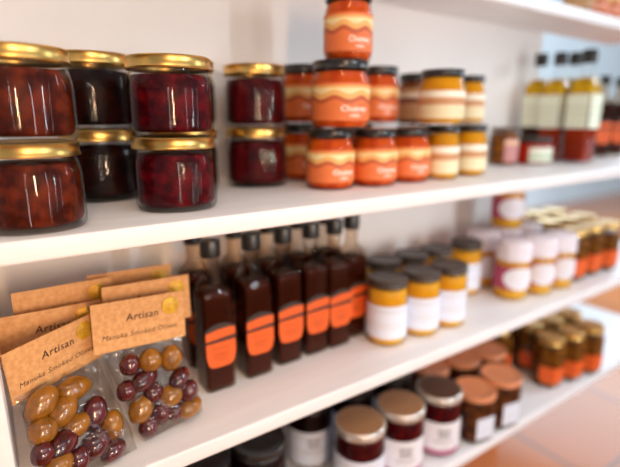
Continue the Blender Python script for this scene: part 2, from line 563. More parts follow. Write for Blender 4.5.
def make_round_jar(name, label, cat, group, R, H, fill, lid, lidh, lab, lz=(0.16, 0.62), la=(-120, 120), top=None, lidr=0.97,
                   shoulder=0.012, neck=0.9, shape=circ, rim=None, lines=None, inkm='grey_ink', text=None, fill_h=0.93, lab_corner=0.0):
    t = thing(name, label, cat, group=group)
    zs = H - lidh - shoulder * 0.75
    bm = bmesh.new()
    lathe(bm, [(0, 0.0015), (R * 0.82, 0.0, 0.8), (R * 0.94, 0.001), (R, 0.006), (R, zs - 0.004), (R * 0.975, zs), (R * (neck + 0.02), zs + shoulder * 0.6, 0.2),
               (R * neck, zs + shoulder * 0.75, 0), (R * neck, H - 0.003, 0)], 48, shape)
    obj('jar_glass', bm, 'glass', t, smooth=50)
    ri = R - 0.0016
    bm = bmesh.new()
    zf = (zs + shoulder) * fill_h
    pr = [(0, 0.0035), (ri * 0.9, 0.003, 0.8), (ri * 0.97, 0.005), (ri, 0.0075), (ri, min(zf, zs - 0.005))]
    if zf > zs:
        pr += [(ri * 0.975, zs - 0.001), (ri * neck, min(zf, zs + shoulder * 0.7), 0.2)]
    pr += [(0, pr[-1][1] + 0.0003)]
    lathe(bm, pr, 48, shape)
    obj('contents', bm, fill, t, smooth=60)
    lr = R * lidr
    bm = bmesh.new()
    if rim:
        lathe(bm, [(lr - 0.002, H - lidh), (lr, H - lidh + 0.0005), (lr, H - 0.003), (lr - 0.0012, H - 0.0008), (lr - 0.003, H)], 48)
        ld = obj('lid', bm, rim, t, smooth=40)
        b2 = bmesh.new()
        lathe(b2, [(lr - 0.003, H), (lr - 0.0045, H + 0.0003), (0, H + 0.0003)], 48)
        obj('lid_top', b2, lid, ld, smooth=40)
    else:
        lathe(bm, lid_profile(lr, H - lidh, lidh), 48)
        ld = obj('lid', bm, lid, t, smooth=40)
        if top:
            b2 = bmesh.new()
            lathe(b2, [(lr - 0.003, H), (lr - 0.0045, H + 0.0002), (0, H + 0.0002)], 48)
            obj('lid_top', b2, top, ld, smooth=40)
    if lab:
        L_ = wrap_label('label', lab, R, H * lz[0], H * lz[1], la[0], la[1], t, shape=shape, corner=lab_corner)
        if lines:
            lines_print(R, [(H * z, H * h, a) for z, h, a in lines], inkm, L_, (la[0] + la[1]) / 2, shape=shape)
        if text:
            for (body, size, z, ac, off) in text:
                wrap_text(body, size, 'white_ink', R, H * z, ac, L_, offset=off)
    return t


def square_profile(bm, half, prof, bev):
    """Square bottle: rings of rounded squares blending to circles. prof = (half width, z, squareness)."""
    def sh(a):
        c, s = abs(math.cos(a)), abs(math.sin(a))
        e = 9.0
        return 1.0 / (c ** e + s ** e) ** (1 / e)
    lathe(bm, prof, 64, sh)


def make_sauce_bottle(label, group):
    t = thing('sauce_bottle', label, 'bottle', group=group)
    h = 0.019
    bm = bmesh.new()
    square_profile(bm, h, [(0, 0.001, 1), (h * 0.9, 0, 1), (h, 0.002, 1), (h, 0.118, 1), (h * 0.985, 0.123, 1), (h * 0.86, 0.131, 0.6), (h * 0.62, 0.138, 0.15),
                           (0.0098, 0.143, 0), (0.0092, 0.148, 0), (0.0092, 0.163, 0), (0.0104, 0.1635, 0), (0.0104, 0.166, 0)], 0)
    obj('bottle_glass', bm, 'bottle_glass', t, smooth=50)
    bm = bmesh.new()
    hi = h - 0.0016
    square_profile(bm, hi, [(0, 0.005, 1), (hi * 0.9, 0.004, 1), (hi, 0.006, 1), (hi, 0.117, 1), (hi * 0.97, 0.1215, 1), (hi * 0.9, 0.1245, 0.8), (0, 0.125, 1)], 0)
    obj('sauce', bm, 'sauce', t, smooth=50)
    bm = bmesh.new()
    lathe(bm, [(0.0102, 0.164), (0.0116, 0.1645), (0.0118, 0.166), (0.0118, 0.1825), (0.0112, 0.184), (0, 0.1842)], 32)
    obj('cap', bm, 'black_cap', t, smooth=40)
    # printed front: a slanted strip with a tilted wave above it, and a round-bottomed panel
    y = -h - 0.0004

    def plate(name, pts_top, pts_bot, m):
        b = bmesh.new()
        T = [b.verts.new((x, y, z + 0.0095)) for x, z in pts_top]
        B = [b.verts.new((x, y, z + 0.0095)) for x, z in pts_bot]
        for i in range(len(T) - 1):
            b.faces.new((B[i], B[i + 1], T[i + 1], T[i]))
        return obj(name, b, m, t, smooth=None, uv=True)
    n = 16
    xs = [-h * 0.985 + 2 * h * 0.985 * i / n for i in range(n + 1)]
    q = lambda x: x / h
    plate('label_strip', [(x, 0.0690 + 0.0015 * q(x) - 0.0022 * q(x) ** 2 + .002) for x in xs], [(x, 0.0592 + 0.0015 * q(x)) for x in xs], 'orange_label')
    plate('label_arch', [(x, 0.0717 + 0.0062 * (1 - q(x) ** 2)) for x in xs], [(x, 0.0707 + 0.0015 * q(x) - 0.0020 * q(x) ** 2) for x in xs], 'black_print')
    plate('label_band', [(x, 0.0588 + 0.0015 * q(x)) for x in xs], [(x, 0.0548 + 0.0004 * q(x)) for x in xs], 'black_print')
    lp = plate('label', [(x, 0.0544 + 0.0004 * q(x)) for x in xs],
               [(x, 0.0225 + 0.019 * (1 - math.sqrt(max(0, 1 - min(1, (abs(q(x)) / 0.99)) ** 5)))) for x in xs], 'orange_label')
    b = bmesh.new()
    rnd = random.Random(5)
    for z, hw in ((0.0555, 0.011), (0.049, 0.009), (0.045, 0.0105), (0.0405, 0.006)):
        x = -hw
        while x < hw:
            wd = rnd.uniform(0.002, 0.005)
            x1 = min(hw, x + wd)
            vs = [b.verts.new((a, y - 0.0004, zz)) for a, zz in ((x, z), (x1, z + .0002), (x1, z + 0.0016), (x, z + 0.0014))]
            b.faces.new(vs)
            x = x1 + 0.0012
    obj('lettering', b, 'orange_ink', lp, smooth=None, uv=True)
    return t


def make_oil_bottle(label, group, low):
    t = thing('oil_bottle', label, 'bottle', group=group)
    h = 0.0225
    bm = bmesh.new()
    square_profile(bm, h, [(0, 0.001, 1), (h * 0.9, 0, 1), (h, 0.002, 1), (h, 0.146, 1), (h * 0.95, 0.152, 0.9), (h * 0.66, 0.163, 0.2), (0.0118, 0.168, 0),
                           (0.0112, 0.172, 0), (0.0112, 0.192, 0)], 0)
    obj('bottle_glass', bm, 'glass', t, smooth=50)
    hi = h - 0.0018
    bm = bmesh.new()
    square_profile(bm, hi, [(0, 0.005, 1), (hi * 0.9, 0.004, 1), (hi, 0.006, 1), (hi, 0.098, 1), (0, 0.0982, 1)], 0)
    obj('vinegar', bm, low, t, smooth=50)
    bm = bmesh.new()
    square_profile(bm, hi, [(0, 0.0985, 1), (hi, 0.0987, 1), (hi, 0.145, 1), (hi * 0.93, 0.152, 0.9), (hi * 0.62, 0.163, 0.2), (0, 0.1632, 0)], 0)
    obj('oil', bm, 'oil', t, smooth=50)
    bm = bmesh.new()
    lathe(bm, [(0.0118, 0.19), (0.0132, 0.1905), (0.0134, 0.193), (0.0134, 0.212), (0.0128, 0.2138), (0, 0.214)], 32)
    obj('cap', bm, 'black_cap', t, smooth=40)
    bm = bmesh.new()
    uvl = bm.loops.layers.uv.new('UVMap')
    for (ax, ay) in ((0, -1), (-1, 0), (1, 0)):
        e = h * 0.93
        y = h + 0.0004
        if ax == 0:
            pts = [(-e, -y), (e, -y)]
        else:
            pts = [(ax * y, -e * -ax * -1), (ax * y, e * -ax * -1)] if ax > 0 else [(-y, e), (-y, -e)]
        vs = [bm.verts.new((*pts[0], 0.068)), bm.verts.new((*pts[1], 0.068)), bm.verts.new((*pts[1], 0.132)), bm.verts.new((*pts[0], 0.132))]
        f = bm.faces.new(vs)
        for lp, c in zip(f.loops, ((0, 0), (1, 0), (1, 1), (0, 1))):
            lp[uvl].uv = c
    obj('label', bm, 'green_label', t, smooth=None, uv=True)
    return t


# ------------------------------------------------------------------ upper shelf
JH = 0.072
jams = [  # x, y, level, fill, label, zscale
    (0.0285, 0.447, 0, 'chilli', 'gold-lidded jar of amber chilli jam at the left end, standing on the shelf', 0.97),
    (0.0285, 0.447, 1, 'chilli', 'gold-lidded jar of reddish-brown jam stacked on top of the leftmost jam jar', 0.985),
    (0.157, 0.471, 0, 'berry', 'crimson jam jar at the shelf edge, lower of the third stack from left', 0.985),
    (0.157, 0.471, 1, 'berry', 'gold-lidded jar of crimson jam on top of the third stack from the left', 1.02),
    (0.107, 0.575, 0, 'dark_jam', 'nearly black jam jar on the shelf behind, lower of the second stack from the left', 1.06),
    (0.107, 0.575, 1, 'dark_jam', 'nearly black jam jar on top of the second stack from the left, set back', 1.09),
    (0.205, 0.577, 0, 'dark_jam', 'dark jam jar at the bottom of the stack hidden behind the crimson jars', 1.06),
    (0.205, 0.577, 1, 'dark_jam', 'dark jam jar at the top of the stack half hidden behind the crimson jars', 1.09),
    (0.306, 0.577, 0, 'plum', 'dark plum jam jar on the shelf beside the orange jars, lower of its stack', 1.06),
    (0.306, 0.577, 1, 'plum', 'dark plum jam jar on top of the gold-lidded stack beside the orange jars', 1.09),
]
protos = {}
zprev = {}
for (x, y, lv, fill, label, sz) in jams:
    if fill not in protos:
        j = protos[fill] = make_jam_jar(label, fill)
    else:
        j = copy_tree(protos[fill])
        j['label'] = label
    z = ZA if lv == 0 else zprev[(x, y)]
    sxy = 1.05 if y > 0.5 else (1.03 if x > 0.1 else 1.0)
    face = -math.atan2(x, y) * 0.9
    put(j, x, y, z + 0.0002, face + (0.12 if lv else 0.0), (sxy, sxy, sz))
    zprev[(x, y)] = z + JH * sz

G_CH = 'orange relish jars on the upper shelf'
TXT = [('Chutney', 0.0088, 0.30, 12, 0.0002), ('relish', 0.0056, 0.205, 12, 0.0001)]


def make_chutney(label, lid='black_lid', top=None):
    return make_round_jar('relish_jar', label, 'jar', G_CH, 0.031, 0.0755, 'orange_fill', lid, 0.010, 'chutney_label', (0.13, 0.67), (-125, 125), top=top, text=TXT, neck=0.87)


HC = 0.0755
ch = make_chutney('black-lidded orange relish jar at the shelf edge, below the large orange jar'); put(ch, 0.371, 0.496, ZA, -0.25)
ch2 = make_chutney('orange relish jar with a terracotta lid top, second in the front row of orange jars', top='terra_lid'); put(ch2, 0.438, 0.486, ZA, -0.3)
ch3 = copy_tree(ch2); ch3['label'] = 'orange relish jar with a terracotta lid top, standing left of the yellow jars'; put(ch3, 0.508, 0.491, ZA, -0.35)
LAB = [
    (0.391, 0.590, ZA, 1.0, 'orange relish jar in the back row, on the shelf right of the dark jam stack'),
    (0.391, 0.590, ZA + HC * 1.07, 1, 'orange relish jar in the back row, stacked left of the large orange jar'),
    (0.472, 0.572, ZA, 1, 'orange relish jar in the back row, hidden below the upper right orange jar'),
    (0.375, 0.482, ZA + HC, 1.16, 'large orange relish jar with white lettering, stacked on the front orange jars'),
    (0.497, 0.548, ZA + HC * 1.07, 1, 'upper orange relish jar right of the large one, left of the brown jar'),
    (0.392, 0.490, ZA + HC + 0.0807, 0.96, 'single orange relish jar at the very top of the orange stack'),
]
for (x, y, z, s, label) in LAB:
    c = copy_tree(ch)
    c['label'] = label
    put(c, x, y, z + 0.0002, -math.atan2(x, y) * 0.55, (s, s, 1.065 if s != 1 else 1.07))
G_Y = 'yellow curd jars on the upper shelf'
yj = make_round_jar('curd_jar', 'yellow curd jar with cream label, first on the shelf right of the orange jars', 'jar', G_Y, 0.025, 0.079, 'yellow_fill', 'black_lid', 0.010,
                    'cream_label', (0.1, 0.62), (-120, 120), shoulder=0.016)
put(yj, 0.567, 0.479, ZA, -0.4)
for (x, y, z, s, label) in [
        (0.643, 0.486, ZA, (1, 1, 1), 'yellow curd jar with cream label, second on the shelf right of the orange jars'),
        (0.697, 0.537, ZA, (1, 1, 1), 'yellow curd jar in the back row on the shelf, behind the two cream-labelled jars'),
        (0.697, 0.537, ZA + 0.079, (1, 1, 1), 'yellow curd jar stacked at the back, rightmost of the upper tier'),
        (0.541, 0.464, ZA + 0.079, (1.26, 1.26, 0.94), 'large yellow curd jar with cream label, stacked on the front row')]:
    c = copy_tree(yj); c['label'] = label; put(c, x, y, z + 0.0003, -0.45, s)
br = make_round_jar('relish_jar', 'brown relish jar with tan label, on the shelf in the back row', 'jar', 'brown relish jars in the back row', 0.029, 0.077, 'brown_fill', 'black_lid', 0.010,
                    'brownish_label', (0.12, 0.72), (-120, 120))
put(br, 0.592, 0.562, ZA, -0.5)
c = copy_tree(br); c['label'] = 'brown relish jar with tan label, stacked left of the large yellow jar'; put(c, 0.592, 0.562, ZA + 0.0772, -0.5, (1, 1, 1.05))
pk = make_round_jar('relish_jar', 'amber relish jar with dusty pink label, left of the small red jar', 'jar', None, 0.0268, 0.072, 'pickle', 'dark_brown_lid', 0.009,
                    'pink_label', (0.1, 0.72), (-12, 110))
put(pk, 0.841, 0.559, ZA, -0.7)
rd = make_round_jar('spread_jar', 'small squat red jar with a white and mint label in front of the oil bottles', 'jar', None, 0.036, 0.053, 'red_fill', 'black_lid', 0.010,
                    'mint_label', (0.1, 0.72), (-25, 110))
put(rd, 0.914, 0.541, ZA, -0.75)
G_O = 'tall square oil bottles on the upper shelf'
ob = make_oil_bottle('square oil and red vinegar bottle nearest the shelf edge, rightmost black cap of the group', G_O, 'vinegar')
put(ob, 1.008, 0.498, ZA, 0, (1.05, 1.05, 1.03))
c = copy_tree(ob); c['label'] = 'square oil and red vinegar bottle behind the front one, by the small red jar'; put(c, 1.003, 0.553, ZA, 0, (1, 1, 1.03))
ob2 = make_oil_bottle('square bottle of oil over dark vinegar at the left of the group, by the wall', G_O, 'vinegar_dark')
put(ob2, 1.022, 0.606, ZA, 0, (1, 1, 1.05))
c = copy_tree(ob); c['label'] = 'square oil bottle mostly hidden, its cap between the second and last caps'; put(c, 1.062, 0.553, ZA, 0, (1, 1, 1.05))

# ------------------------------------------------------------------ sauce bottles
G_S = 'dark sauce bottles with orange labels on the middle shelf'
sb = make_sauce_bottle('dark sauce bottle, left end of the front row, beside the olive bags', G_S)
put(sb, 0.200, 0.498, ZB)
ordn = ['second', 'third', 'fourth', 'fifth']
for i, (x, y) in enumerate(((0.254, 0.500), (0.303, 0.506), (0.348, 0.508), (0.387, 0.507), (0.427, 0.518))):
    c = copy_tree(sb)
    c['label'] = ('dark sauce bottle with orange label, %s from the left in the front row' % ordn[i]) if i < 4 else \
        'dark sauce bottle, right end of the front row, beside the honey jars'
    put(c, x, y, ZB)
for i, x in enumerate((0.205, 0.262, 0.314, 0.364, 0.416)):
    c = copy_tree(sb)
    c['label'] = ['dark sauce bottle in the back row, its shoulder showing left of the front row',
                  'dark sauce bottle in the back row, neck between the first and second front bottles',
                  'dark sauce bottle in the back row, neck between the second and third front bottles',
                  'dark sauce bottle in the back row, neck between the third and fourth front bottles',
                  'dark sauce bottle in the back row, neck between the fourth and fifth front bottles'][i]
    put(c, x, 0.566, ZB)
for x, lab_ in ((1.195, 'dark sauce bottle with orange label on the upper shelf, right beside the oil bottles'),
                (1.275, 'dark sauce bottle with orange label at the far right of the upper shelf')):
    c = copy_tree(sb); c['label'] = lab_; c['group'] = 'dark sauce bottles on the upper shelf'; put(c, x, 0.55, ZA, -0.5)

# ------------------------------------------------------------------ honey jars
G_H = 'honey jars with white labels on the middle shelf'
hj = make_round_jar('honey_jar', 'honey jar with white label and dark lid, nearest in front, beside the sauce bottles', 'jar', G_H, 0.0292, 0.099, 'honey', 'grey_lid', 0.011,
                    'white_label', (0.13, 0.63), (-140, 140), lidr=1.0, shoulder=0.008, neck=0.92)
put(hj, 0.4575, 0.469, ZB, -0.5)
for x, y, label in ((0.5205, 0.463, 'honey jar with white label and dark lid, second in the front row'),
                    (0.580, 0.460, 'honey jar with white label and dark lid, last in the front row'),
                    (0.513, 0.538, 'honey jar behind the first front honey jar, only its dark lid showing'),
                    (0.575, 0.537, 'honey jar behind the second front honey jar, only its dark lid showing'),
                    (0.639, 0.538, 'honey jar behind the third front honey jar, its dark lid and shoulder showing'),
                    (0.719, 0.535, 'honey jar with pale label standing left of the white-topped jars')):
    c = copy_tree(hj); c['label'] = label; put(c, x, y, ZB, -0.5)


# ------------------------------------------------------------------ white-topped jars
def make_white_top(label):
    R, H = 0.0305, 0.106
    t = thing('marmalade_jar', label, 'jar', group='white-topped marmalade jars on the middle shelf')
    bm = bmesh.new()
    lathe(bm, [(0, 0.0015), (R * 0.82, 0), (R * 0.94, 0.001), (R, 0.006), (R, 0.068), (R * 0.97, 0.073), (R * 0.9, 0.077), (R * 0.9, 0.1)], 48)
    obj('jar_glass', bm, 'glass', t, smooth=50)
    ri = R - 0.0016
    bm = bmesh.new()
    lathe(bm, [(0, 0.0035), (ri * 0.92, 0.0035), (ri, 0.0075), (ri, 0.067), (ri * 0.96, 0.072), (0, 0.073)], 48)
    obj('contents', bm, 'honey', t, smooth=60)
    bm = bmesh.new()
    n = 56
    prof = [(R * 1.02, 0.0735), (R * 0.99, 0.078), (R * 0.955, 0.0835), (R * 0.945, 0.086), (R * 0.965, 0.089), (R * 0.97, 0.099), (R * 0.93, 0.1045), (R * 0.8, 0.106), (0, 0.1062)]
    lathe(bm, prof, n, lambda a: 1 + 0.018 * math.sin(a * 14))
    obj('cloth_cover', bm, 'white_lid', t, smooth=60)
    bm = bmesh.new()
    lathe(bm, [(R * 0.99 * math.cos(q) * 0 + R * 0.965 + 0.0012 * math.cos(q), 0.0862 + 0.0012 * math.sin(q)) for q in [2 * PI * k / 8 for k in range(9)]], 40)
    obj('band', bm, 'white_lid', t, smooth=60)
    L_ = wrap_label('label', 'magenta_label', R, 0.021, 0.063, -130, 75, t)
    bm = bmesh.new()
    c0 = bm.verts.new((0, 0, 0))
    ring = []
    for i in range(36):
        q = 2 * PI * i / 36
        a, z = math.radians(14) + 1.0 * math.cos(q), 0.042 + 0.0208 * math.sin(q)
        ring.append((a, z))
    rings = []
    for k in (1.0, 0.66, 0.33):
        rings.append([bm.verts.new(((R + 0.0012) * math.cos(a2 - PI / 2), (R + 0.0012) * math.sin(a2 - PI / 2), z2))
                      for a2, z2 in ((math.radians(14) + (a - math.radians(14)) * k, 0.042 + (z - 0.042) * k) for a, z in ring)])
    c0.co = ((R + 0.0012) * math.cos(math.radians(14) - PI / 2), (R + 0.0012) * math.sin(math.radians(14) - PI / 2), 0.042)
    for A, B in zip(rings, rings[1:]):
        for i in range(36):
            bm.faces.new((A[i], A[(i + 1) % 36], B[(i + 1) % 36], B[i]))
    for i in range(36):
        bm.faces.new((rings[-1][i], rings[-1][(i + 1) % 36], c0))
    obj('oval_panel', bm, 'oval', L_, smooth=60)
    return t


wj = make_white_top('amber marmalade jar with white cloth top, first in the front row')
put(wj, 0.770, 0.470, ZB, -0.7)
for x, y, z, label in ((0.834, 0.459, ZB, 'amber marmalade jar with white cloth top, second in the front row'),
                       (0.898, 0.455, ZB, 'amber marmalade jar with white cloth top, last before the gold-lidded pickle jars'),
                       (0.785, 0.546, ZB, 'amber marmalade jar with white cloth top in the back row, beside the honey jar'),
                       (0.858, 0.547, ZB, 'amber marmalade jar in the back row carrying another jar on its white top'),
                       (0.858, 0.547, ZB + 0.1062, 'amber marmalade jar stacked on top of another, its top hidden by the shelf above'),
                       (0.922, 0.540, ZB, 'amber marmalade jar with white cloth top in the back row, next to the gold lids')):
    c = copy_tree(wj); c['label'] = label; put(c, x, y, z, -0.8)


# ------------------------------------------------------------------ hexagonal pickle jars
def make_pickle(label, group):
    R, H = 0.0285, 0.106
    t = thing('pickle_jar', label, 'jar', group=group)
    hx = polygon(6, PI / 6, 0.15)
    bm = bmesh.new()
    lathe(bm, [(0, 0.0015), (R * 0.85, 0), (R * 0.95, 0.001), (R, 0.005), (R, 0.078), (R * 0.96, 0.084), (R * 0.85, 0.09, 0.2), (R * 0.84, 0.1, 0)], 48, hx)
    obj('jar_glass', bm, 'glass', t, smooth=30)
    ri = R - 0.0016
    bm = bmesh.new()
    lathe(bm, [(0, 0.0035), (ri * 0.92, 0.0035), (ri, 0.007), (ri, 0.077), (ri * 0.95, 0.083), (0, 0.084)], 48, hx)
    obj('pickles', bm, 'pickle', t, smooth=30)
    bm = bmesh.new()
    lathe(bm, lid_profile(R * 0.93, H - 0.013, 0.013), 40)
    obj('lid', bm, 'gold', t, smooth=40)
    wrap_label('label', 'orange_label', R, 0.012, 0.047, -58, 58, t, shape=hx, corner=0.012, n=36)
    return t


G_P1, G_P2 = 'gold-lidded pickle jars on the middle shelf', 'gold-lidded pickle jars on the bottom shelf'
pj = make_pickle('hexagonal pickle jar with gold lid and orange label, first right of the white-topped jars', G_P1)
put(pj, 0.964, 0.462, ZB, -0.6)
for x, y, z, label, g in (
        (1.027, 0.462, ZB, 'hexagonal pickle jar with orange label, second in the front row of the middle shelf', G_P1),
        (1.089, 0.457, ZB, 'hexagonal pickle jar with orange label, cut by the right side of the photo', G_P1),
        (0.991, 0.532, ZB, 'gold-lidded pickle jar in the second row, behind the first hexagonal jar', G_P1),
        (1.055, 0.527, ZB, 'gold-lidded pickle jar in the second row, behind the second hexagonal jar', G_P1),
        (1.119, 0.522, ZB, 'gold-lidded pickle jar in the second row at the far right end', G_P1),
        (0.991, 0.598, ZB, 'gold-lidded pickle jar in the third row by the wall, nearest the white-topped jars', G_P1),
        (1.057, 0.594, ZB, 'gold-lidded pickle jar in the third row by the wall, middle one', G_P1),
        (1.123, 0.590, ZB, 'gold-lidded pickle jar in the third row by the wall, farthest right', G_P1),
        (0.896, 0.446, ZC, 'gold-lidded pickle jar with orange label, nearest of the right cluster on the bottom shelf', G_P2),
        (0.957, 0.437, ZC, 'gold-lidded pickle jar with orange label, middle of the right front row on the bottom shelf', G_P2),
        (1.018, 0.428, ZC, 'gold-lidded pickle jar with orange label, rightmost on the bottom shelf', G_P2),
        (0.924, 0.507, ZC, 'gold-lidded pickle jar in the second row of the right cluster, left one', G_P2),
        (0.985, 0.498, ZC, 'gold-lidded pickle jar in the second row of the right cluster, middle one', G_P2),
        (1.046, 0.489, ZC, 'gold-lidded pickle jar in the second row of the right cluster, right one', G_P2),
        (0.956, 0.566, ZC, 'gold-lidded pickle jar in the third row of the right cluster, by the wall', G_P2),
        (1.020, 0.558, ZC, 'gold-lidded pickle jar in the third row of the right cluster, farther along the wall', G_P2),
        (0.854, 0.536, ZC, 'gold-lidded pickle jar with red-orange label, standing apart left of the right cluster', G_P2),
        (0.896, 0.592, ZC, 'gold-lidded pickle jar by the wall, behind the one standing apart', G_P2),
        (0.795, 0.566, ZC, 'gold-lidded pickle jar beyond the back terracotta lids, leftmost of the pickle jars', G_P2)):
    c = copy_tree(pj); c['label'] = label; c['group'] = g; put(c, x, y, z, -0.6)

# ------------------------------------------------------------------ bottom shelf, front
G_J = 'white-labelled jam jars on the bottom shelf'
kw = dict(lidr=1.02, shoulder=0.010, neck=0.93, lines=[(0.44, 0.05, 16), (0.36, 0.05, 14), (0.28, 0.02, 24)], inkm='grey_ink', la=(-130, 130), lz=(0.06, 0.60))
lj = make_round_jar('jam_jar', 'white-labelled jam jar with bronze lid, nearest on the bottom shelf', 'jar', G_J, 0.0365, 0.107, 'plum', 'brown_lid', 0.012,
                    'white_label', rim='silver', **kw)
put(lj, 0.397, 0.452, ZC, -0.45)
lj2 = make_round_jar('jam_jar', 'white-labelled berry jam jar with bronze lid, second along the bottom shelf edge', 'jar', G_J, 0.0365, 0.107, 'berry', 'brown_lid', 0.012,
                     'berry_label', rim='silver', **kw)
put(lj2, 0.477, 0.450, ZC, -0.5)
lj3 = make_round_jar('jam_jar', 'white-labelled berry jam jar with dark brown lid, third along the bottom shelf edge', 'jar', G_J, 0.0365, 0.107, 'berry', 'dark_brown_lid', 0.012,
                     'berry_label', rim='silver', **kw)
put(lj3, 0.560, 0.446, ZC, -0.55)
sq = squircle(4.0)
kt = dict(lidr=1.08, shoulder=0.010, neck=0.9, shape=sq, lz=(0.12, 0.55), la=(-30, 34))
tj = make_round_jar('relish_jar', 'dark relish jar with terracotta lid, right beside the dark brown lid', 'jar', 'terracotta-lidded jars on the bottom shelf', 0.0325, 0.094, 'amber_dark', 'terra_lid', 0.010, 'white_label', **kt)
put(tj, 0.6325, 0.430, ZC, -0.2, (1, 1, 0.95))
for x, y, label in ((0.702, 0.428, 'dark relish jar with terracotta lid, last along the bottom shelf edge'),
                    (0.622, 0.520, 'dark relish jar with terracotta lid in the back row, behind the dark brown lid'),
                    (0.695, 0.508, 'dark relish jar with terracotta lid in the back row, behind the first terracotta lid'),
                    (0.765, 0.500, 'dark relish jar with terracotta lid in the back row, nearest the pickle jars')):
    c = copy_tree(tj); c['label'] = label; put(c, x, y, ZC, -0.2)
bj = make_round_jar('jam_jar', 'white-labelled jam jar with black lid in the back row, left of the bronze lids', 'jar', 'black-lidded jars in the back row of the bottom shelf', 0.0365, 0.107, 'dark_jam',
                    'black_lid', 0.012, 'white_label', **kw)
put(bj, 0.372, 0.546, ZC, -0.4)
for x, y, label in ((0.452, 0.538, 'black-lidded jam jar in the back row, behind the nearest bronze lid'),
                    (0.535, 0.532, 'black-lidded jam jar in the back row, behind the second bronze lid')):
    c = copy_tree(bj); c['label'] = label; put(c, x, y, ZC, -0.4)
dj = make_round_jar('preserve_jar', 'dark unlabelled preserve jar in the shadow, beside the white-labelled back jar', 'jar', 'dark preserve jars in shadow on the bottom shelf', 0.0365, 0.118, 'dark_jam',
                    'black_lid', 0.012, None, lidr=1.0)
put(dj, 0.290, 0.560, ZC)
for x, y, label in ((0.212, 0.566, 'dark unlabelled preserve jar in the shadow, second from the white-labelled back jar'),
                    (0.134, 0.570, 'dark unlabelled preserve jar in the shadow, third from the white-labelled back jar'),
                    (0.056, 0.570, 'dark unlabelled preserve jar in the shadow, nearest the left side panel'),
                    (0.250, 0.487, 'dark unlabelled jar added to fill the shaded second row, farthest right'),  # nearer row added to darken the shaded bay
                    (0.172, 0.492, 'dark unlabelled jar added to fill the shaded second row, middle one'),
                    (0.094, 0.495, 'dark unlabelled jar added to fill the shaded second row, farthest left')):
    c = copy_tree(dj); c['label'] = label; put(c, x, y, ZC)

# ------------------------------------------------------------------ top shelf
for src, x, label in ((br, 1.075, 'brown relish jar on the top shelf, leftmost at the corner of the photo'),
                      (ch, 1.136, 'orange relish jar on the top shelf, second from the left'),
                      (ch, 1.200, 'orange relish jar on the top shelf, third from the left'),
                      (yj, 1.262, 'cream-labelled curd jar on the top shelf, at the right edge of the photo')):
    c = copy_tree(src); c['label'] = label; c['group'] = 'jars on the top shelf'
    put(c, x, 0.572, ZD, -0.9)


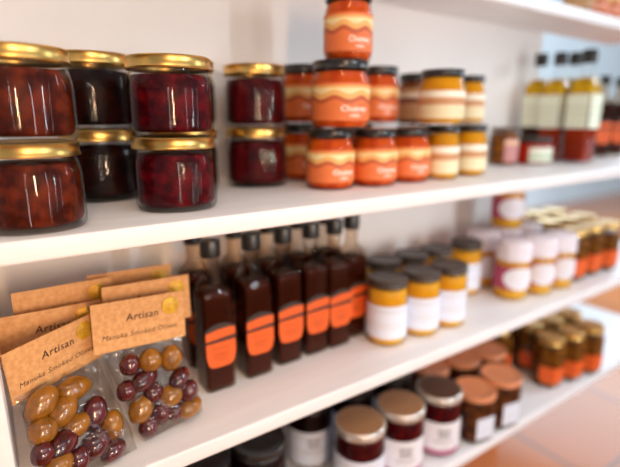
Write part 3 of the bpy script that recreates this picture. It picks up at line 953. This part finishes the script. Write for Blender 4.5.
# ------------------------------------------------------------------ olive packs
def make_pack(label, centre, lean, roll, yaw, bag, seed, text=True):
    """Kraft header card with seal and print, over a clear film bag.
    bag = world-space corners (top left, top right, bottom left, bottom right) and half thickness."""
    t = thing('olive_pack', label, 'bag', (0, 0, 0), group='olive bags with kraft header cards')
    W, Hh = 0.092, 0.050
    cen = Vector((centre[0], centre[1], centre[2] + Z0))
    Rm = Matrix.Rotation(math.radians(yaw), 4, 'Z') @ Matrix.Rotation(math.radians(lean), 4, 'X') @ Matrix.Rotation(math.radians(roll), 4, 'Y')
    base = Vector((cen.x, cen.y, ZB))
    t.location = base
    loc = Matrix.Translation(cen - base) @ Rm
    bm = bmesh.new()
    th = 0.0011
    boxy(bm, -W / 2, W / 2, -th / 2, th / 2, -Hh / 2, Hh / 2)
    bmesh.ops.subdivide_edges(bm, edges=[e for e in bm.edges if abs(e.verts[0].co.x - e.verts[1].co.x) > 0.05], cuts=10)
    for v in bm.verts:      # the card bows a little
        v.co.y += 0.0014 * math.cos(v.co.x / W * 2.4 + seed)
    card = obj('header_card', bm, 'kraft', t, smooth=None)
    card.matrix_local = loc
    bw = lambda x: 0.0014 * math.cos(x / W * 2.4 + seed)
    if text:
        o = flat_text([('Artisan', 0.0102, 0.002, 0.0065, 0.0001, 0.12, 1.08), ('Manuka Smoked Olives', 0.0070, -0.001, -0.0105, 0.0, 0.25, 1.12)], 'ink', card, y=0)
        for v in o.data.vertices:
            v.co.y = bw(v.co.x) - th / 2 - 0.0003
    sx, sz = 0.031, 0.0115
    bm = bmesh.new()
    n = 40
    pr = [(0.0092, 0), (0.0092, 0.0006), (0.0088, 0.0009), (0.0074, 0.0009), (0.0071, 0.0006), (0.0066, 0.0006), (0.0058, 0.0010), (0, 0.0012)]
    lathe(bm, pr, n)
    for v in bm.verts:
        a = math.atan2(v.co.y, v.co.x)
        r = math.hypot(v.co.x, v.co.y)
        bumpz = 0.0005 * math.sin(a * 5 + r * 900) if 0.001 < r < 0.0055 else 0
        v.co = Vector((sx + v.co.x, bw(sx) - th / 2 - v.co.z - bumpz, sz + v.co.y))
    obj('seal', bm, 'seal', card, smooth=40)
    # film bag
    tl, tr, bl, brr, half = bag
    P = [Vector((p[0], p[1], p[2] + Z0)) - base for p in (tl, tr, bl, brr)]
    nrm = (P[1] - P[0]).cross(P[2] - P[0]).normalized()
    if nrm.y > 0:
        nrm = -nrm
    nu, nv = 40, 40
    bm = bmesh.new()
    sides = []
    for s in (1, -1):
        g = []
        for j in range(nv + 1):
            v = j / nv
            row = []
            for i in range(nu + 1):
                u = i / nu
                p = P[0].lerp(P[1], u).lerp(P[2].lerp(P[3], u), v)
                e = (max(0, math.sin(PI * u)) ** 0.45)
                k = min(1, v * 1.6) ** 0.7 * (min(1, (1 - v) * 6) ** 0.6)
                h = half * e * k
                q = p * 55 + Vector((seed * 3.1, s * 7.7, 0))
                h *= 1 + 0.34 * noise.noise(q) + 0.16 * noise.noise(q * 2.3)
                edge = min(u, 1 - u, 1 - v)
                wob = 0.0026 * noise.noise(p * 90 + Vector((seed, 5, 1))) if edge > 0.001 else 0
                row.append(p + nrm * (s * h + wob))
            g.append(row)
        sides.append(g)
    vs = {}
    for s in (0, 1):
        for j in range(nv + 1):
            for i in range(nu + 1):
                if s == 1 and (i in (0, nu) or j in (0, nv)):
                    vs[s, j, i] = vs[0, j, i]
                else:
                    co = sides[s][j][i]
                    co.z = max(co.z, 0.0006)
                    vs[s, j, i] = bm.verts.new(co)
    for s in (0, 1):
        for j in range(nv):
            for i in range(nu):
                f = [vs[s, j, i], vs[s, j, i + 1], vs[s, j + 1, i + 1], vs[s, j + 1, i]]
                if len(set(f)) == 4:
                    try:
                        bm.faces.new(f if s == 0 else f[::-1])
                    except ValueError:
                        pass
    obj('film_bag', bm, 'film', t, smooth=80)
    return t


make_pack('nearest olive bag, kraft card tilted, against the left side panel', (0.0306, 0.464, -0.2150), 0.6, -3.7, 28.0,
          ((-0.008, 0.4445, -0.236), (0.066, 0.484, -0.234), (0.014, 0.414, -0.3185), (0.086, 0.430, -0.3185), 0.0165), 1)
make_pack('olive bag with upright kraft card in front, left of the sauce bottles', (0.1085, 0.467, -0.2015), -6.5, 2.6, 2.2,
          ((0.068, 0.466, -0.224), (0.150, 0.469, -0.224), (0.096, 0.437, -0.3185), (0.163, 0.451, -0.3185), 0.0155), 2)
make_pack('olive bag directly behind the nearest one, seal peeking over the tilted card', (0.031, 0.497, -0.2055), -5, 0.8, 0,
          ((-0.008, 0.499, -0.228), (0.070, 0.499, -0.228), (-0.002, 0.490, -0.3185), (0.066, 0.490, -0.3185), 0.006), 3)
make_pack('olive bag behind the upright front card, right end and seal showing', (0.1245, 0.492, -0.1935), -5, 1.8, 0,
          ((0.088, 0.494, -0.216), (0.162, 0.494, -0.216), (0.090, 0.492, -0.3185), (0.160, 0.492, -0.3185), 0.006), 4)
make_pack('olive bag third from the front at the left, only its plain kraft top showing', (0.048, 0.5165, -0.1900), -5, 0.5, 0,
          ((0.010, 0.518, -0.213), (0.086, 0.518, -0.213), (0.012, 0.516, -0.3185), (0.084, 0.516, -0.3185), 0.006), 5, False)
make_pack('rearmost olive bag, strip of kraft card above the others', (0.1185, 0.534, -0.1915), -5, 1.5, 0,
          ((0.080, 0.536, -0.214), (0.156, 0.536, -0.214), (0.082, 0.534, -0.3185), (0.154, 0.534, -0.3185), 0.006), 6, False)


def olive(label, x, y, z, L, W, roll, kind, seed):
    bm = bmesh.new()
    bmesh.ops.create_uvsphere(bm, u_segments=28, v_segments=18, radius=1)
    for v in bm.verts:
        p = v.co.copy()
        k = 1 + 0.05 * noise.noise(p * 1.6 + Vector((seed, 0, 0))) + (0.03 * noise.noise(p * 4 + Vector((0, seed, 0))))
        tip = 1 + 0.06 * max(0, p.x) ** 6
        v.co = Vector((p.x * L / 2 * tip, p.y * W / 2, p.z * W / 2)) * k
    o = obj('olive', bm, kind, None, smooth=80)
    o.location = (x, y, z + Z0)
    o.rotation_euler = (0, math.radians(-roll), math.radians(20 + seed * 7 % 25))
    tag(o, label, 'olive', 'olives in the front bags')
    return o


OLIVES = [
    ('golden olive at the upper left of the nearest bag', 0.0116, 0.4395, -0.2457, 0.0338, 0.0238, 40, 'olive_gold'),
    ('golden olive just under the tilted card of the nearest bag', 0.0395, 0.4530, -0.2472, 0.0337, 0.0232, -8, 'olive_gold'),
    ('golden olive in the middle of the nearest bag, right of the upper left one', 0.0271, 0.4392, -0.2588, 0.0315, 0.0234, 35, 'olive_gold'),
    ('golden olive at the left edge of the nearest bag', 0.0093, 0.4266, -0.2641, 0.0253, 0.0234, -20, 'olive_gold'),
    ('golden olive between the two purple ones in the nearest bag', 0.0357, 0.4335, -0.2746, 0.0276, 0.0205, 20, 'olive_gold'),
    ('purple olive at the upper right of the nearest bag', 0.0527, 0.4427, -0.2740, 0.0341, 0.0245, 70, 'olive_purple'),
    ('golden olive at the right edge of the nearest bag', 0.0662, 0.4393, -0.2903, 0.0304, 0.0228, 75, 'olive_gold'),
    ('purple olive at the centre bottom of the nearest bag', 0.0226, 0.4227, -0.2810, 0.0337, 0.0218, 10, 'olive_purple'),
    ('golden olive lying lowest in the nearest bag', 0.0159, 0.4108, -0.2943, 0.0274, 0.0225, 30, 'olive_gold'),
    ('purple olive low at the right of the nearest bag', 0.0488, 0.4272, -0.2952, 0.0291, 0.0249, 20, 'olive_purple'),
    ('purple olive at the bottom left of the nearest bag', 0.0065, 0.4156, -0.2790, 0.0212, 0.0193, 60, 'olive_purple'),
    ('purple olive squeezed into the right corner of the nearest bag', 0.0630, 0.4265, -0.3078, 0.0256, 0.0192, 10, 'olive_purple'),
    ('purple olive beside the lowest golden one in the nearest bag', 0.0327, 0.4169, -0.2984, 0.0241, 0.0201, 60, 'olive_purple'),
    ('golden olive right under the upright card of the second bag', 0.1121, 0.4553, -0.2416, 0.0241, 0.0241, 80, 'olive_gold'),
    ('pale olive at the upper right of the second bag', 0.1333, 0.4551, -0.2451, 0.0271, 0.0236, 70, 'olive_gold'),
    ('purple olive at the upper left of the second bag', 0.0915, 0.4549, -0.2400, 0.0224, 0.0202, 80, 'olive_purple'),
    ('dark purple olive across the middle of the second bag', 0.1033, 0.4507, -0.2580, 0.0320, 0.0206, 10, 'olive_purple'),
    ('golden olive at the centre of the second bag', 0.1269, 0.4455, -0.2817, 0.0269, 0.0246, 0, 'olive_gold'),
    ('pale golden olive at the lower left of the second bag', 0.0958, 0.4435, -0.2853, 0.0295, 0.0238, 50, 'olive_gold'),
    ('golden olive in the right corner of the second bag', 0.1454, 0.4413, -0.3007, 0.0299, 0.0203, 0, 'olive_gold'),
    ('purple olive at the bottom centre of the second bag', 0.1145, 0.4414, -0.2959, 0.0255, 0.0197, 70, 'olive_purple'),
    ('purple olive at the right edge of the second bag', 0.1386, 0.4496, -0.2675, 0.0285, 0.0190, 15, 'olive_purple'),
    ('purple olive at the left edge of the second bag', 0.0853, 0.4486, -0.2637, 0.0212, 0.0201, 60, 'olive_purple'),
    ('small purple olive in the bottom tip of the second bag', 0.1003, 0.4387, -0.3045, 0.0228, 0.0194, 60, 'olive_purple'),
    ('purple olive between the two golden ones in the second bag', 0.1099, 0.4470, -0.2735, 0.0229, 0.0195, 30, 'olive_purple'),
    ('purple olive above the right corner of the second bag', 0.1461, 0.4457, -0.2838, 0.0239, 0.0203, 60, 'olive_purple'),
    ('small purple olive left of the right corner of the second bag', 0.1296, 0.4411, -0.2994, 0.0212, 0.0165, 20, 'olive_purple'),
]
for i, a in enumerate(OLIVES):
    olive(*a, i)
